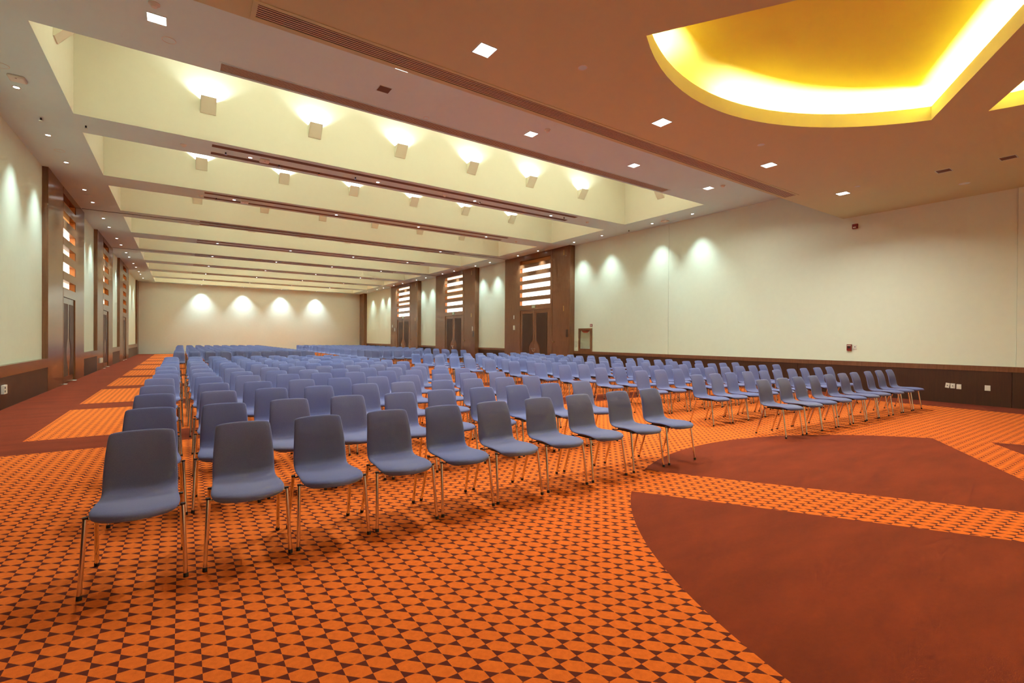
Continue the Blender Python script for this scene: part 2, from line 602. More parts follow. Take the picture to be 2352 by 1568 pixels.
def sector(sa, sb):
    """quarter on the sa side of the NA normal and the sb side of the -DA normal"""
    apex = XC + NA * (sa * HA) - DA * (sb * HB)
    e1 = on_circle(apex, -DA * sb)
    e2 = on_circle(apex, NA * sa)
    a1 = math.atan2(*(e1 - CC).yx)
    a2 = math.atan2(*(e2 - CC).yx)
    d = (a2 - a1 + math.pi) % (2 * math.pi) - math.pi
    arc = [CC + CR * Vector((math.cos(a1 + d * k / 24), math.sin(a1 + d * k / 24))) for k in range(25)]
    return apex, arc


SECT = [sector(sa, sb) for sa in (-1, 1) for sb in (-1, 1)]


def ccw(poly):
    A = sum(poly[i].x * poly[(i + 1) % len(poly)].y - poly[(i + 1) % len(poly)].x * poly[i].y for i in range(len(poly)))
    return poly if A > 0 else poly[::-1]


def offset(poly, d):
    n = len(poly)
    out = []
    for i in range(n):
        p0, p1, p2 = poly[i - 1], poly[i], poly[(i + 1) % n]
        a = (p1 - p0).normalized(); b = (p2 - p1).normalized()
        na, nb = Vector((a.y, -a.x)), Vector((b.y, -b.x))
        m = (na + nb)
        m = m / max(0.35, m.dot(na))
        out.append(p1 + m * d)
    return out


outer = [Vector((-3.5, YF)), Vector((15.55, YF)), Vector((15.55, YS)), Vector((-3.5, YS))]
holes = [ccw([ap] + arc) for ap, arc in SECT]
loops = [[Vector((p.x, p.y, 0)) for p in outer]] + [[Vector((p.x, p.y, 0)) for p in reversed(h)] for h in holes]
flat = [p for l_ in loops for p in l_]
mb = MB()
for q in tessellate_polygon(loops):
    mb.face([(flat[i].x, flat[i].y, SZ) for i in q])
mb.face([(-3.5, YS, SZ), (15.55, YS, SZ), (15.55, YS, CZ + 0.1), (-3.5, YS, CZ + 0.1)])
sof = mb.build('soffit', M['soffit'], ceil, fix=True)
RIMH = 0.21
for si, h in enumerate(holes):
    mb = MB()
    o2 = offset(h, 0.03)
    n = len(h)
    for i in range(n):
        j = (i + 1) % n
        mb.face([(h[i].x, h[i].y, SZ), (h[j].x, h[j].y, SZ), (h[j].x, h[j].y, SZ + RIMH), (h[i].x, h[i].y, SZ + RIMH)])
        mb.face([(h[i].x, h[i].y, SZ + RIMH), (h[j].x, h[j].y, SZ + RIMH), (o2[j].x, o2[j].y, SZ + RIMH), (o2[i].x, o2[i].y, SZ + RIMH)])
        mb.face([(o2[i].x, o2[i].y, SZ + RIMH), (o2[j].x, o2[j].y, SZ + RIMH), (o2[j].x, o2[j].y, SZ + 0.05), (o2[i].x, o2[i].y, SZ + 0.05)])
    mb.build('cove_rim', M['rim'], sof)
    # the vault above: outer wall on the arc side only moves out; straight sides stay close to the strips
    o3 = []
    o_all = offset(h, 0.24)
    for i, p in enumerate(h):
        o3.append(o_all[i])
    mb = MB()
    zt = SZ + 0.46
    zl = SZ + 0.05
    cen = sum(h, Vector((0, 0))) / n
    rings = [(o3, zl), (o3, zt - 0.15)]
    for k in range(1, 5):
        t_ = k / 4
        rings.append(([p.lerp(cen, 0.10 * t_ * 1.6) for p in o3], zt - 0.15 + 0.15 * math.sin(t_ * math.pi / 2)))
    rings.append(([p.lerp(cen, 0.6) for p in o3], zt + 0.06))
    for (A, za), (B, zb) in zip(rings[:-1], rings[1:]):
        for i in range(n):
            j = (i + 1) % n
            mb.face([(A[i].x, A[i].y, za), (B[i].x, B[i].y, zb), (B[j].x, B[j].y, zb), (A[j].x, A[j].y, za)], True)
    B, zb = rings[-1]
    for i in range(n):
        j = (i + 1) % n
        mb.face([(B[i].x, B[i].y, zb), (cen.x, cen.y, zb + 0.03), (B[j].x, B[j].y, zb)], True)
    mb.face([])if False else None
    for i in range(n):
        j = (i + 1) % n
        mb.face([(o2[i].x, o2[i].y, zl), (o2[j].x, o2[j].y, zl), (o3[j].x, o3[j].y, zl), (o3[i].x, o3[i].y, zl)])
    mb.build('cove_vault', M['cove'], sof, fix=True)
    # fluorescent runs lying on the ledge behind the rim
    ot = offset(h, 0.13)
    mb = MB()
    segs = []
    ap, arc = SECT[si]
    idx = {(round(p.x, 4), round(p.y, 4)): ot[i] for i, p in enumerate(h)}
    A = [idx[(round(p.x, 4), round(p.y, 4))] for p in arc]
    apo = idx[(round(ap.x, 4), round(ap.y, 4))]
    ends = (A[0], A[-1])
    for i in range(24):
        mid = (arc[i] + arc[i + 1]) / 2
        if si == 1 or True:
            skip = (5 <= (i if (arc[0] - Vector((4.27, 3.6))).length < 0.3 else 24 - 1 - i) <= 9) and min((arc[0] - Vector((4.27, 3.6))).length, (arc[-1] - Vector((4.27, 3.6))).length) < 0.3
            if skip:
                continue
        segs.append((A[i], A[i + 1]))
    # the straight side that runs along the narrow strip
    e2 = A[-1]
    segs.append((e2.lerp(apo, 0.03), e2.lerp(apo, 0.5)))
    segs.append((e2.lerp(apo, 0.5), e2.lerp(apo, 0.95)))
    for p, q in segs:
        mb.tube((p.x, p.y, SZ + 0.09), (q.x, q.y, SZ + 0.09), 0.022, 5, cap=False)
    mb.build('cove_tube', M['tube'], sof)


# ------------------------------------------------------------------ grilles
def grille(y0, y1, z, n, label, x0, x1, frame, mat):
    root = empty('air_grille', ((x0 + x1) / 2, (y0 + y1) / 2, z), label, 'grille', 'long ceiling air grilles')
    hx, hy = (x1 - x0) / 2, (y1 - y0) / 2
    fr = MB()
    f = frame
    fr.box(-hx - f, hx + f, -hy - f, -hy, -0.008, 0.03)
    fr.box(-hx - f, hx + f, hy, hy + f, -0.008, 0.03)
    fr.box(-hx - f, -hx, -hy, hy, -0.008, 0.03)
    fr.box(hx, hx + f, -hy, hy, -0.008, 0.03)
    fr.build('frame', mat, root)
    MB().box(-hx, hx, -hy, hy, -0.001, 0.03).build('dark_slot', M['slot'], root)
    p = 2 * hy / (n + 0.5)
    for k in range(n):
        yy = -hy + p * (k + 0.75)
        MB().box(-hx, hx, yy - 0.22 * p, yy + 0.22 * p, -0.006, 0.01).build('slat', M['louvre'], root)
    return root


grille(9.02, 9.285, CZ, 6, 'long slatted air grille along the edge of the nearest coffer', 0.51, 11.70, 0.03, M['ceiling'])
grille(5.535, 5.77, SZ, 6, 'long slatted air grille along the edge of the low ceiling', 0.635, 11.78, 0.05, M['soffit'])

# ------------------------------------------------------------------ recessed downlights
spot_cache = {}


def spot_data(key, power, size, blend, col, radius):
    if key not in spot_cache:
        d = bpy.data.lights.new(key, 'SPOT')
        d.energy, d.spot_size, d.spot_blend, d.color, d.shadow_soft_size = power, R(size), blend, col, radius
        spot_cache[key] = d
    return spot_cache[key]


def ring(mb, r0, r1, z0, z1, n=20):
    vs = []
    for r, z in ((r0, z0), (r1, z0), (r1, z1), (r0, z1)):
        vs += [(r * math.cos(2 * math.pi * k / n), r * math.sin(2 * math.pi * k / n), z) for k in range(n)]
    fs = []
    for c in range(4):
        for k in range(n):
            fs.append((c * n + k, c * n + (k + 1) % n, ((c + 1) % 4) * n + (k + 1) % n, ((c + 1) % 4) * n + k))
    mb.quads(vs, fs)


def disc(mb, r, z, n=20):
    mb.face([(r * math.cos(-2 * math.pi * k / n), r * math.sin(-2 * math.pi * k / n), z) for k in range(n)])


dl0 = empty('downlight', (0, 0, 0), 'x', 'downlight')
mb = MB(); ring(mb, 0.042, 0.062, -0.006, 0.02); mb.build('trim_ring', M['white'], dl0, fix=True)
mb = MB(); disc(mb, 0.043, -0.003); mb.build('lens', M['lens'], dl0)
remember(dl0)
first_dl = [True]


def downlight(x, y, z, label, group, key, power, size, blend, col=COOL, tilt=(0, 0)):
    o = dl0 if first_dl[0] else dup(dl0)
    first_dl[0] = False
    o.location = (x, y, z)
    tag(o, label, 'downlight', group)
    l_ = bpy.data.objects.new('lamp_light', spot_data(key, power, size, blend, col, 0.05))
    COL.objects.link(l_)
    l_.parent = o
    l_.location = (0, 0, -0.03)
    l_.rotation_euler = (tilt[0], tilt[1], 0)


LDL = [10.25, 12.0, 14.45, 16.45, 19.2, 20.85, 23.45, 25.2, 27.9, 29.75, 32.35, 34.05, 36.9, 38.8, 41.3, 43.0, 45.7]
RDL = [10.28, 12.01, 14.64, 16.38, 19.06, 20.8, 23.6, 25.25, 28.0, 29.7, 32.4, 34.1, 36.9, 38.8, 41.3, 43.0, 45.7]
for i, y in enumerate(LDL):
    downlight(-2.42, y, CZ, 'recessed round downlight over the banded aisle, %s from the front' % ORD[i + 1], 'downlights over the banded aisle', 'spot_wall', P_SPOT_WALL, 78, 1.0)
for i, y in enumerate(RDL):
    downlight(14.6, y, CZ, 'recessed round downlight beside the cabinet wall, %s from the front' % ORD[i + 1], 'downlights beside the cabinet wall', 'spot_wall', P_SPOT_WALL, 78, 1.0)
DARK_BEAM = {}
for k, (a, b) in enumerate(BEAMS[1:9]):
    for j, x in enumerate((1.37, 4.54, 7.68, 10.79)):
        if k == 2 and j < 3:
            continue
        downlight(x, (a + b) / 2 + 0.06, CZ, 'small downlight in the %s beam from the front, %s from the banded aisle' % (ORD[k + 1], ORD[j + 1]),
                  'downlights in the beams', 'spot_beam', P_SPOT_BEAM, 95, 0.9)
for j, x in enumerate((1.37, 4.47, 7.55, 10.6)):
    downlight(x, 48.42, CZ, 'downlight washing the end wall, %s from the banded aisle' % ORD[j + 1], 'downlights washing the end wall', 'spot_back', P_SPOT_BACK, 84, 1.0)


# ------------------------------------------------------------------ square light panels
sq_area = bpy.data.lights.new('square_area', 'AREA')
sq_area.energy, sq_area.size, sq_area.color = P_SQUARE, 0.2, NEUT
sq_area.spread = R(150)


def square(x, y, z, on, label):
    o = empty('square_light', (x, y, z), label, 'ceiling light', 'square recessed ceiling lights')
    s = 0.105
    fr = MB()
    for (a, b, c, d) in ((-s - .012, s + .012, -s - .012, -s), (-s - .012, s + .012, s, s + .012), (-s - .012, -s, -s, s), (s, s + .012, -s, s)):
        fr.box(a, b, c, d, -0.006, 0.03)
    fr.build('frame', M['ceiling'], o)
    if on:
        MB().box(-s, s, -s, s, -0.003, 0.02).build('diffuser', M['panel'], o)
        l_ = bpy.data.objects.new('lamp_light', sq_area)
        COL.objects.link(l_)
        l_.parent = o
        l_.location = (0, 0, -0.02)
    else:
        MB().box(-s, s, -s, s, -0.002, 0.02).build('dark_diffuser', M['beamslot'], o)
    return o


for i, (x, y, on) in enumerate(((-0.296, 8.29, 1), (2.93, 8.31, 0), (6.151, 8.30, 1), (9.367, 8.29, 1), (12.502, 8.28, 1))):
    square(x, y, CZ, on, ('lit' if on else 'unlit dark') + ' square light between the two long grilles, %s from the banded aisle' % ORD[i + 1])
square(2.95, 7.45, CZ, 1, 'lit square light mostly hidden behind the low ceiling edge')
for i, (x, y) in enumerate(((2.93, 4.885), (6.171, 4.907), (9.356, 4.90), (12.521, 4.856))):
    square(x, y, SZ, 1, 'lit square light in the low ceiling, %s along from the banded aisle' % ORD[i + 1])
for i, x in enumerate((2.93, 6.171, 9.356, 12.521)):
    square(x, -4.9, SZ, 1, 'lit square light behind the rosette, %s along from the banded aisle' % ORD[i + 1])
square(12.463, 3.063, SZ, 0, 'unlit square light in low ceiling, the one nearer the lit row')
square(12.526, 2.171, SZ, 0, 'unlit square light in low ceiling, the one farther from the lit row')

# ------------------------------------------------------------------ coffer wall sconces
sc_spot = bpy.data.lights.new('sconce_spot', 'SPOT')
sc_spot.energy, sc_spot.spot_size, sc_spot.spot_blend, sc_spot.color, sc_spot.shadow_soft_size = P_SCONCE, R(165), 0.8, (0.86, 1.0, 0.97), 0.035
sc_near = sc_spot.copy()
sc_near.energy = P_SCONCE_NEAR
sc0 = empty('wall_sconce', (0, 0, 0), 'x', 'sconce')
w_, h0, h1, dp = 0.147, -0.145, 0.145, 0.25
mb = MB()
T = 0.008
for sx in (-1, 1):
    a, b = (sx * w_, sx * (w_ - T))
    A = [(a, 0.0, h0), (a, -0.02, h0), (a, -dp, h1), (a, 0.0, h1)]
    B = [(b, 0.0, h0), (b, -0.02, h0), (b, -dp, h1), (b, 0.0, h1)]
    mb.face(A if sx > 0 else A[::-1]); mb.face(B[::-1] if sx > 0 else B)
    for k in range(4):
        mb.face([A[k], A[(k + 1) % 4], B[(k + 1) % 4], B[k]])
mb.face([(-w_, -0.02, h0), (w_, -0.02, h0), (w_, -dp, h1), (-w_, -dp, h1)])
mb.face([(-w_, -0.012, h0 + 0.01), (-w_, -dp + T, h1), (w_, -dp + T, h1), (w_, -0.012, h0 + 0.01)])
mb.face([(-w_, -dp, h1), (w_, -dp, h1), (w_, -dp + T, h1), (-w_, -dp + T, h1)])
mb.face([(-w_, 0, h0), (w_, 0, h0), (w_, -0.02, h0), (-w_, -0.02, h0)])
mb.build('shade', M['sconce'], sc0)
mb = MB(); mb.tube((-0.09, -0.10, -0.02), (0.09, -0.10, -0.02), 0.014, 8); mb.build('lamp_tube', M['lamp'], sc0)
remember(sc0)
dead_lamp = [c for c in bpy.data.objects if c.parent == sc0 and c.name.startswith('lamp_tube')][0].data.copy()
dead_lamp.materials[0] = M['white']
sc_first = [True]


def sconce(x, y, z, rz, label, lamp=None):
    o = sc0 if sc_first[0] else dup(sc0)
    sc_first[0] = False
    o.location, o.rotation_euler = (x, y, z), (0, 0, rz)
    tag(o, label, 'sconce', 'wedge sconces in the coffers')
    if lamp is False:
        for c in list(o.children):
            if c.name.startswith('lamp_tube'):
                c.data = dead_lamp
        return
    l_ = bpy.data.objects.new('lamp_light', lamp or sc_spot)
    COL.objects.link(l_)
    l_.parent = o
    l_.location = (0, -0.115, 0.05)
    l_.rotation_euler = (math.pi, 0, 0)


for k, (a, b) in enumerate(COFFERS):
    for j, x in enumerate((0.475, 2.72, 4.95, 7.20, 9.40, 11.66)):
        sconce(x, b, 6.565, 0, 'wedge sconce in the %s coffer from the front, %s from the banded aisle' % (ORD[k + 1], ORD[j + 1]))
        sconce(x, a, 6.565, math.pi, 'wedge sconce on the hidden near side of the %s coffer, %s from the banded aisle' % (ORD[k + 1], ORD[j + 1]), sc_near)
    if k < 3:
        sconce(CX0, (a + b) / 2, 6.565, math.pi / 2, 'unlit wedge sconce on the aisle-side end of the %s coffer' % ORD[k + 1], False)
        sconce(CX1, (a + b) / 2, 6.565, -math.pi / 2, 'unlit wedge sconce on the cabinet-wall end of the %s coffer' % ORD[k + 1], False)


# ------------------------------------------------------------------ small ceiling fittings
def smoke(x, y, z, label):
    o = empty('smoke_detector', (x, y, z), label, 'smoke detector', 'smoke detectors on the ceiling')
    mb = MB(); ring(mb, 0.001, 0.065, -0.014, 0.01); mb.build('base', M['white'], o, fix=True)
    mb = MB(); mb.tube((0, 0, -0.014), (0, 0, -0.05), 0.05, 16, 0.032); mb.build('sensor_head', M['white'], o)


for x, y, z, t in ((-0.31, 7.93, CZ, 'white smoke detector beside the square light near the banded aisle'),
                   (6.30, 7.93, CZ, 'white smoke detector beside the third square light between the grilles'),
                   (12.62, 7.9, CZ, 'white smoke detector beside the fifth square light between the grilles'),
                   (0.02, 13.35, CZ, 'white smoke detector on the first beam at its aisle end'),
                   (12.47, 13.27, CZ, 'white smoke detector on the first beam at its cabinet end'),
                   (6.62, 13.35, CZ, 'white smoke detector on the first beam near its middle'),
                   (0.47, 17.80, CZ, 'white smoke detector on the second beam at its aisle end'),
                   (12.4, 17.8, CZ, 'white smoke detector on the second beam at its cabinet end')):
    smoke(x, y, z, t)


def plate(x, y, z, r, label, cat='speaker'):
    o = empty('ceiling_speaker', (x, y, z), label, cat, 'round flush ceiling plates')
    mb = MB(); ring(mb, r - 0.008, r, -0.006, 0.01, 28); mb.build('rim', M['white'], o, fix=True)
    mb = MB(); disc(mb, r - 0.008, -0.003, 28); mb.build('grille_cloth', M['ceiling'], o)


plate(-0.168, 8.78, CZ, 0.09, 'round flush plate beside the first square light near the banded aisle')
plate(-2.40, 15.5, CZ, 0.10, 'round flush plate over the banded aisle, between third and fourth downlights')
plate(-2.43, 20.0, CZ, 0.10, 'round flush plate over the banded aisle, between fifth and sixth downlights')
plate(-2.44, 11.17, CZ, 0.11, 'round flush plate over the banded aisle, beside the white access point')
plate(5.982, 1.982, SZ + 0.528, 0.085, 'round pale plate inside the amber ceiling cove')
plate(4.12, 4.492, SZ, 0.06, 'small round plate in low ceiling beside the amber cove tip')
plate(13.806, 3.054, SZ, 0.10, 'round flush plate in low ceiling near the unlit squares')
plate(8.268, 4.47, SZ, 0.06, 'small round plate in low ceiling near the third lit square')
plate(12.2, 4.45, SZ, 0.06, 'small round plate in low ceiling near the fourth lit square')
plate(4.0, 8.90, CZ, 0.06, 'small round plate beside the nearest coffer grille, aisle half')
plate(8.15, 8.9, CZ, 0.06, 'small round plate beside the nearest coffer grille, cabinet half')
plate(14.66, 11.09, CZ, 0.08, 'round flush plate beside the cabinet wall, between first two downlights')
plate(14.64, 15.6, CZ, 0.08, 'round flush plate beside the cabinet wall, between third and fourth downlights')


def access_point(x, y, label):
    o = empty('access_point', (x, y, CZ), label, 'access point', 'wireless access points')
    me = MB().box(-0.11, 0.11, -0.12, 0.12, -0.045, 0.005)
    b = me.build('housing', M['white'], o, fix=True)
    m = b.modifiers.new('round', 'BEVEL'); m.width = 0.025; m.segments = 3
    MB().box(-0.012, 0.012, -0.09, -0.07, -0.047, -0.04).build('logo_dot', M['beamslot'], o)


access_point(-2.32, 11.55, 'white rounded access point box over the banded aisle')
access_point(1.68, 13.35, 'white access point box on the first beam')
access_point(1.67, 17.82, 'white access point box on the second beam')
access_point(14.63, 11.45, 'white access point box beside the cabinet wall')


def sprinkler(x, y, label):
    o = empty('sprinkler', (x, y, CZ), label, 'sprinkler', 'ceiling sprinklers')
    mb = MB(); mb.tube((0, 0, 0.005), (0, 0, -0.05), 0.016, 10); mb.build('nozzle', M['black'], o)
    mb = MB(); mb.tube((0, 0, -0.05), (0, 0, -0.056), 0.032, 12); mb.build('deflector', M['chrome'], o)


for x, y, t in ((-2.35, 13.4, 'small sprinkler over the banded aisle near the first beam'),
                (-1.66, 13.35, 'small dark sprinkler at the aisle end of the first beam'),
                (0.85, 13.32, 'small dark sprinkler on the first beam, before the first downlight'),
                (2.03, 13.49, 'small dark sprinkler on the first beam after the access point'),
                (3.0, 13.5, 'small dark sprinkler on the first beam, before the second downlight'),
                (3.9, 13.3, 'small dark sprinkler on the first beam beside the second downlight'),
                (7.87, 13.35, 'small dark sprinkler on the first beam beside the third downlight'),
                (11.3, 13.23, 'small dark sprinkler on the first beam after the fourth downlight'),
                (14.75, 13.29, 'small sprinkler beside the cabinet wall near the first beam'),
                (0.89, 17.87, 'small dark sprinkler on the second beam at its aisle end')):
    sprinkler(x, y, t)


# ------------------------------------------------------------------ fittings on the walls
def wall_thing(name, x, y, z, label, cat, group=None):
    return empty(name, (x, y, z), label, cat, group)


XA = 15.11


def socket(y, z, w, h, label, tilt=0.0, mark=True, x=XA + 0.008):
    o = wall_thing('wall_socket', x, y, z, label, 'socket', 'white plates on the wainscot')
    o.rotation_euler = (tilt, 0, 0)
    b = MB().box(-0.012, 0.01, -w / 2, w / 2, -h / 2, h / 2).build('plate', M['white'], o)
    MB().box(-0.016, -0.01, -w * 0.32, w * 0.32, -h * 0.34, h * 0.34).build('insert', M['white'], o)
    if mark:
        MB().box(-0.018, -0.014, -0.012, 0.012, -0.008, 0.008).build('jack', M['black'], o)
    return o


socket(3.60, 0.41, 0.075, 0.115, 'crooked white socket plate on wainscot, first of three together', tilt=R(8))
socket(3.505, 0.405, 0.085, 0.115, 'white socket plate with dark jack, middle of three on wainscot')
socket(3.395, 0.395, 0.085, 0.115, 'blank white plate on wainscot, last of three together', mark=False)
socket(2.905, 0.405, 0.095, 0.122, 'square white socket plate standing apart on the wainscot', mark=False)

o = wall_thing('alarm_sounder', XRW, 5.56, 4.575, 'red alarm strobe high on the cream wall below the low ceiling', 'alarm')
MB().box(-0.06, 0.0, -0.062, 0.062, -0.062, 0.062).build('housing', M['red'], o)
MB().box(-0.075, -0.058, -0.03, 0.035, -0.045, -0.015).build('strobe_lens', M['white'], o)
o = wall_thing('fire_call_point', XRW, 5.67, 1.277, 'red fire call point on the cream wall above the wainscot', 'call point')
MB().box(-0.045, 0.0, -0.056, 0.056, -0.085, 0.085).build('housing', M['red'], o)
MB().box(-0.055, -0.043, -0.03, 0.03, -0.02, 0.03).build('press_plate', M['black'], o)
MB().box(-0.05, -0.043, -0.045, 0.045, 0.045, 0.06).build('label_strip', M['white'], o)
o = wall_thing('phone_jack_plate', XRW, 5.54, 1.29, 'cream square plate with one hole beside the fire call point', 'wall plate')
MB().box(-0.012, 0.0, -0.042, 0.042, -0.06, 0.06).build('plate', M['white'], o)
MB().box(-0.015, -0.01, -0.01, 0.01, -0.006, 0.016).build('jack', M['black'], o)

# hydrant cabinet
hc = wall_thing('hose_cabinet', XRW, 16.175, 0.905, 'timber framed hose cabinet with glass door set above the wainscot', 'cabinet')
fr = MB()
hw, hh = 0.435, 1.04
fr.box(-0.05, 0, -hw, -hw + 0.1, 0, hh); fr.box(-0.05, 0, hw - 0.1, hw, 0, hh)
fr.box(-0.05, 0, -hw + 0.1, hw - 0.1, 0, 0.115); fr.box(-0.05, 0, -hw + 0.1, hw - 0.1, hh - 0.1, hh)
fr.build('frame', M['wood'], hc)
MB().box(-0.006, 0, -hw + 0.1, hw - 0.1, 0.115, hh - 0.1).build('back_panel', M['glass'], hc)
bn = MB()
out = [(-0.24, 0.0), (0.24, 0.0), (0.22, -0.04), (0.12, -0.1), (-0.12, -0.1), (-0.22, -0.04)]
bn.prism(out, lambda a, b, d: (-d, a, hh - 0.105 + b), 0.006, 0.010)
bn.build('red_banner', M['redsign'], hc, fix=True)
MB().box(-0.034, -0.030, -hw + 0.1, hw - 0.1, 0.115, hh - 0.1).build('glass_pane', M['pane'], hc)
MB().box(-0.062, -0.05, hw - 0.05, hw - 0.03, 0.5, 0.58).build('catch', M['brass'], hc)

# extinguisher sign
es = wall_thing('fire_sign', XRW, 15.81, 2.065, 'small red fire sign with white symbol above the hose cabinet', 'sign')
MB().box(-0.012, 0, -0.07, 0.07, -0.07, 0.07).build('board', M['red'], es)
sy = MB(); sy.prism([(-0.02, -0.02), (0.02, -0.02), (0.026, 0.02), (0.012, 0.05), (-0.012, 0.05), (-0.026, 0.02)], lambda a, b, d: (-d, a, b), 0.010, 0.015)
sy.box(-0.015, -0.01, -0.045, 0.045, -0.06, -0.045)
sy.build('symbol', M['white'], es, fix=True)

# green signs over the doors on the cabinet wall: two pale lines, too small to read
for i, (y, z) in enumerate(((19.74, 3.10), (28.57, 3.10), (37.4, 3.10))):
    o = wall_thing('exit_sign', XRB, y, z, 'small green sign with two pale lines over the %s cabinet wall door' % L_TXT[i], 'sign', 'green signs over the doors')
    MB().box(-0.015, 0.01, -0.15, 0.15, -0.07, 0.07).build('board', M['signgreen'], o)
    MB().box(-0.018, -0.014, -0.11, 0.11, 0.018, 0.048).build('upper_line', M['signpale'], o)
    MB().box(-0.018, -0.014, -0.13, 0.12, -0.045, -0.008).build('lower_line', M['signpale'], o)

# switches on the door bays
for y, z, w, h, t in ((21.49, 2.617, 0.07, 0.2, 'narrow white sensor plate on the nearest bay beside the cabinet wall doors'),
                      (21.47, 2.05, 0.16, 0.24, 'white control panel below the narrow plate on the nearest door bay'),
                      (26.0, 2.05, 0.09, 0.3, 'white control panel on the middle door bay pocket door'),
                      (39.75, 2.45, 0.12, 0.22, 'upper white plate on the farthest door bay'),
                      (39.2, 2.15, 0.12, 0.30, 'lower white plate on the farthest door bay')):
    o = wall_thing('control_panel', XRB, y, z, t, 'switch', 'white plates on the timber bays')
    MB().box(-0.02, 0.01, -w / 2, w / 2, -h / 2, h / 2).build('plate', M['white'], o)
    MB().box(-0.024, -0.018, -w * 0.3, w * 0.3, -h * 0.1, h * 0.3).build('rocker', M['sconce'], o)
# outlet and box on the aisle wall
o = wall_thing('power_outlet', XLB - 0.008, 13.35, 0.39, 'white twin socket box on the wainscot beside the banded aisle', 'socket')
MB().box(0, 0.045, -0.10, 0.10, -0.085, 0.085).build('box', M['white'], o)
for dz in (-0.035, 0.035):
    MB().box(0.044, 0.048, -0.07, -0.02, dz - 0.02, dz + 0.02).build('outlet', M['black'], o)
o = wall_thing('junction_box', XLB, 27.0, 0.40, 'white box low on the middle door bay beside the aisle', 'junction box')
MB().box(0, 0.05, -0.3, 0.3, -0.10, 0.10).build('box', M['white'], o)
MB().box(0.049, 0.055, -0.22, 0.22, -0.06, 0.06).build('cover', M['sconce'], o)

# ------------------------------------------------------------------ chairs
PROFILE = [(-0.098, 0.420, 0.150, 0.30), (-0.094, 0.431, 0.176, 0.75), (-0.080, 0.440, 0.194, 1.0), (-0.045, 0.447, 0.206, 1), (0.02, 0.451, 0.212, 1),
           (0.09, 0.449, 0.211, 1), (0.17, 0.444, 0.207, 1), (0.25, 0.439, 0.202, 1), (0.32, 0.437, 0.198, 1), (0.365, 0.440, 0.196, 1),
           (0.398, 0.450, 0.195, 1), (0.420, 0.470, 0.195, 1), (0.433, 0.500, 0.195, 1), (0.447, 0.56, 0.194, 1), (0.462, 0.63, 0.190, 1),
           (0.480, 0.70, 0.185, 1), (0.500, 0.755, 0.180, 1), (0.516, 0.79, 0.177, 1), (0.526, 0.812, 0.173, 0.95), (0.531, 0.822, 0.164, 0.8), (0.533, 0.827, 0.148, 0.4)]
UCOL = [-1, -0.985, -0.93, -0.8, -0.5, -0.2, 0.2, 0.5, 0.8, 0.93, 0.985, 1]


def shell(mb, prof=PROFILE, cols=UCOL, T=0.030, step=1):
    n = len(prof)
    top, bot = [], []
    for i, (y, z, w, g) in enumerate(prof):
        a, b = prof[max(0, i - 1)], prof[min(n - 1, i + 1)]
        ty, tz = b[0] - a[0], b[1] - a[1]
        L = math.hypot(ty, tz)
        ny, nz = -tz / L, ty / L                      # towards the sitter
        for u in cols:
            f = (1 - abs(u) ** 8) ** 0.5 * g
            front = max(0.0, min(1.0, (0.16 - y) / 0.25))
            back = max(0.0, min(1.0, (z - 0.46) / 0.2))
            yy = y + 0.085 * front * u * u - 0.012 * back * u * u
            zz = z + 0.010 * (1 - back) * u * u * (1 - front) - 0.012 * front * u * u
            if z > 0.78:
                zz -= 0.006 * abs(u) ** 3
            top.append((u * w, yy + ny * T / 2 * f, zz + nz * T / 2 * f))
            bot.append((u * w, yy - ny * T / 2 * f, zz - nz * T / 2 * f))
    c = len(cols)
    N = len(top)
    fs = []
    for i in range(n - 1):
        for j in range(c - 1):
            q = (i * c + j, i * c + j + 1, (i + 1) * c + j + 1, (i + 1) * c + j)
            fs.append(q)
            fs.append(tuple(N + k for k in reversed(q)))
    for i in range(n - 1):
        for j, fl in ((0, 0), (c - 1, 1)):
            q = (i * c + j, (i + 1) * c + j, N + (i + 1) * c + j, N + i * c + j)
            fs.append(q if not fl else q[::-1])
    for j in range(c - 1):
        for i, fl in ((0, 1), (n - 1, 0)):
            q = (i * c + j, i * c + j + 1, N + i * c + j + 1, N + i * c + j)
            fs.append(q if fl else q[::-1])
    mb.quads(top + bot, fs, True)


LEGS = [((sx * 0.226, 0.062, 0.428), (sx * 0.243, 0.0, 0.0)) for sx in (-1, 1)] + [((sx * 0.212, 0.345, 0.418), (sx * 0.225, 0.470, 0.0)) for sx in (-1, 1)]


def leg_mb(top, foot, n, split):
    top, foot = Vector(top), Vector(foot)
    mb = MB()
    d = (foot - top)
    a = foot - d.normalized() * 0.022
    mb.cur = 0
    mb.tube(top, a if split else foot, 0.0118, n)
    inner = Vector((top.x * 0.62, top.y, top.z - 0.012))
    mb.tube(top - Vector((0, 0, 0.012)), inner, 0.008, max(5, n - 4))
    mb.cur = 1
    mb.tube(top + Vector((0, 0, 0.006)), top - Vector((0, 0, 0.004)), 0.0138, n)
    return mb, a, foot


def make_chair(name, n, detailed):
    root = empty(name, (0, 0, 0))
    mb = MB()
    if detailed:
        shell(mb)
    else:
        shell(mb, PROFILE[::2], [-1, -0.93, -0.5, 0, 0.5, 0.93, 1])
    mb.build('seat_shell', M['fabric'], root, fix=True)
    pan = MB().box(-0.135, 0.135, 0.05, 0.35, 0.404, 0.428)
    pan.build('seat_pan', M['black'], root)
    for t, f in LEGS:
        mb, a, foot = leg_mb(t, f, n, detailed)
        lg = mb.build('leg', [M['chrome'], M['black']], root)
        if detailed:
            mb = MB(); mb.tube(a + (a - foot) * 0.1, foot, 0.0138, n); mb.build('foot_cap', M['black'], lg)
    remember(root)
    return root


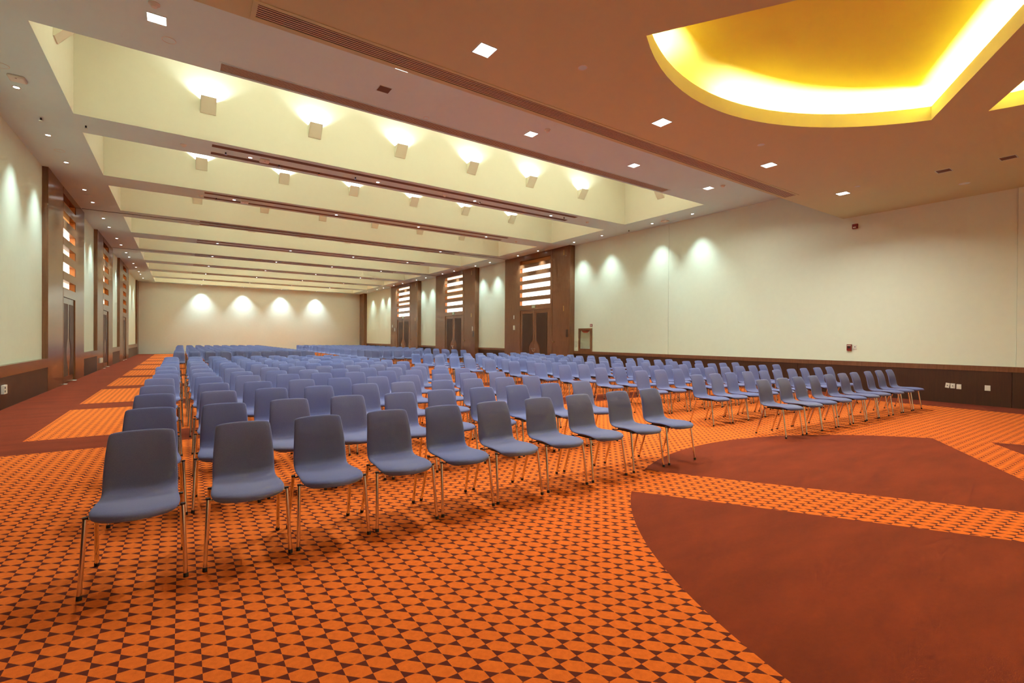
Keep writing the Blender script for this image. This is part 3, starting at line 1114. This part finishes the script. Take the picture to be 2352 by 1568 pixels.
chair_a = make_chair('stacking_chair', 12, True)
chair_b = make_chair('stacking_chair', 7, False)
used = {'a': False, 'b': False}
ROWS = [3.50, 4.74, 5.97, 7.08, 8.30, 9.33, 10.47, 11.72, 12.90, 14.03, 15.18, 16.27, 17.32]
A_ROW1 = [-0.218, 0.364, 0.90, 1.45, 1.992, 2.53, 3.10, 3.68, 4.30, 4.90]
B_ROW1 = [7.615, 8.255, 8.77, 9.345, 9.956, 10.54, 11.09, 11.77, 12.34, 12.93]
BACK0, BACKP = 22.45, 1.15
ROWTXT = ['front', 'second', 'third', 'fourth', 'fifth', 'sixth', 'seventh', 'eighth', 'ninth', 'tenth', 'eleventh', 'twelfth', 'thirteenth']


def place(kind, x, y, rz, label, group):
    src = chair_a if kind == 'a' else chair_b
    o = dup(src) if used[kind] else src
    used[kind] = True
    o.location = (x, y, 0)
    o.rotation_euler = (0, 0, rz)
    tag(o, label, 'chair', group)


for r, y in enumerate(ROWS):
    for blk in (0, 1):
        for c in range(10):
            if r == 0:
                x = (A_ROW1 if blk == 0 else B_ROW1)[c]
                yy = y + (0.006 * c if blk == 0 else 0.06)
            else:
                x = (-0.235 + 0.567 * c if blk == 0 else 7.60 + 0.585 * c) + random.uniform(-0.025, 0.025)
                yy = y + random.uniform(-0.03, 0.03) + (0.006 * c if blk == 0 else 0.03)
            rz = random.uniform(-0.03, 0.03)
            rank = c + 1 if blk == 0 else 10 - c
            lab = 'blue-grey chair in the %s row, %s from the %s' % (ROWTXT[r], ORD[rank], 'banded aisle' if blk == 0 else 'cabinet wall')
            place('a' if r < 5 else 'b', x, yy, rz, lab, 'blue chairs set out in rows')
for r in range(2):
    for blk in (0, 1):
        for c in range(10):
            x = (-0.10 + 0.54 * c if blk == 0 else 7.72 + 0.54 * c) + random.uniform(-0.02, 0.02)
            yy = BACK0 + BACKP * r + random.uniform(-0.03, 0.03)
            rank = c + 1 if blk == 0 else 10 - c
            lab = 'blue chair behind the cross aisle, %s row there, %s from the %s' % (ORD[r + 1], ORD[rank], 'banded aisle' if blk == 0 else 'cabinet wall')
            place('b', x, yy, random.uniform(-0.03, 0.03), lab, 'blue chairs set out in rows')
# the farthest rows: chairs past the limit of single objects, kept as real geometry
one = MB()
shell(one, PROFILE[::3] + [PROFILE[-1]], [-1, -0.9, 0, 0.9, 1])
legs = MB()
for t, f in LEGS:
    legs.tube(t, f, 0.0105, 4, cap=False)
big = MB()
for r in range(2, 17):
    for blk in (0, 1):
        for c in range(10):
            x = (-0.10 + 0.54 * c if blk == 0 else 7.72 + 0.54 * c) + random.uniform(-0.02, 0.02)
            yy = BACK0 + BACKP * r + random.uniform(-0.03, 0.03)
            for src, mi in ((one, 0), (legs, 1)):
                big.cur = mi
                big.quads([(p[0] + x, p[1] + yy, p[2]) for p in src.v], src.f, True)
far = big.build('far_chair_rows', [M['fabric'], M['chrome']])
tag(far, 'many blue chairs in the farthest rows before the end wall', 'chairs', None, 'stuff')
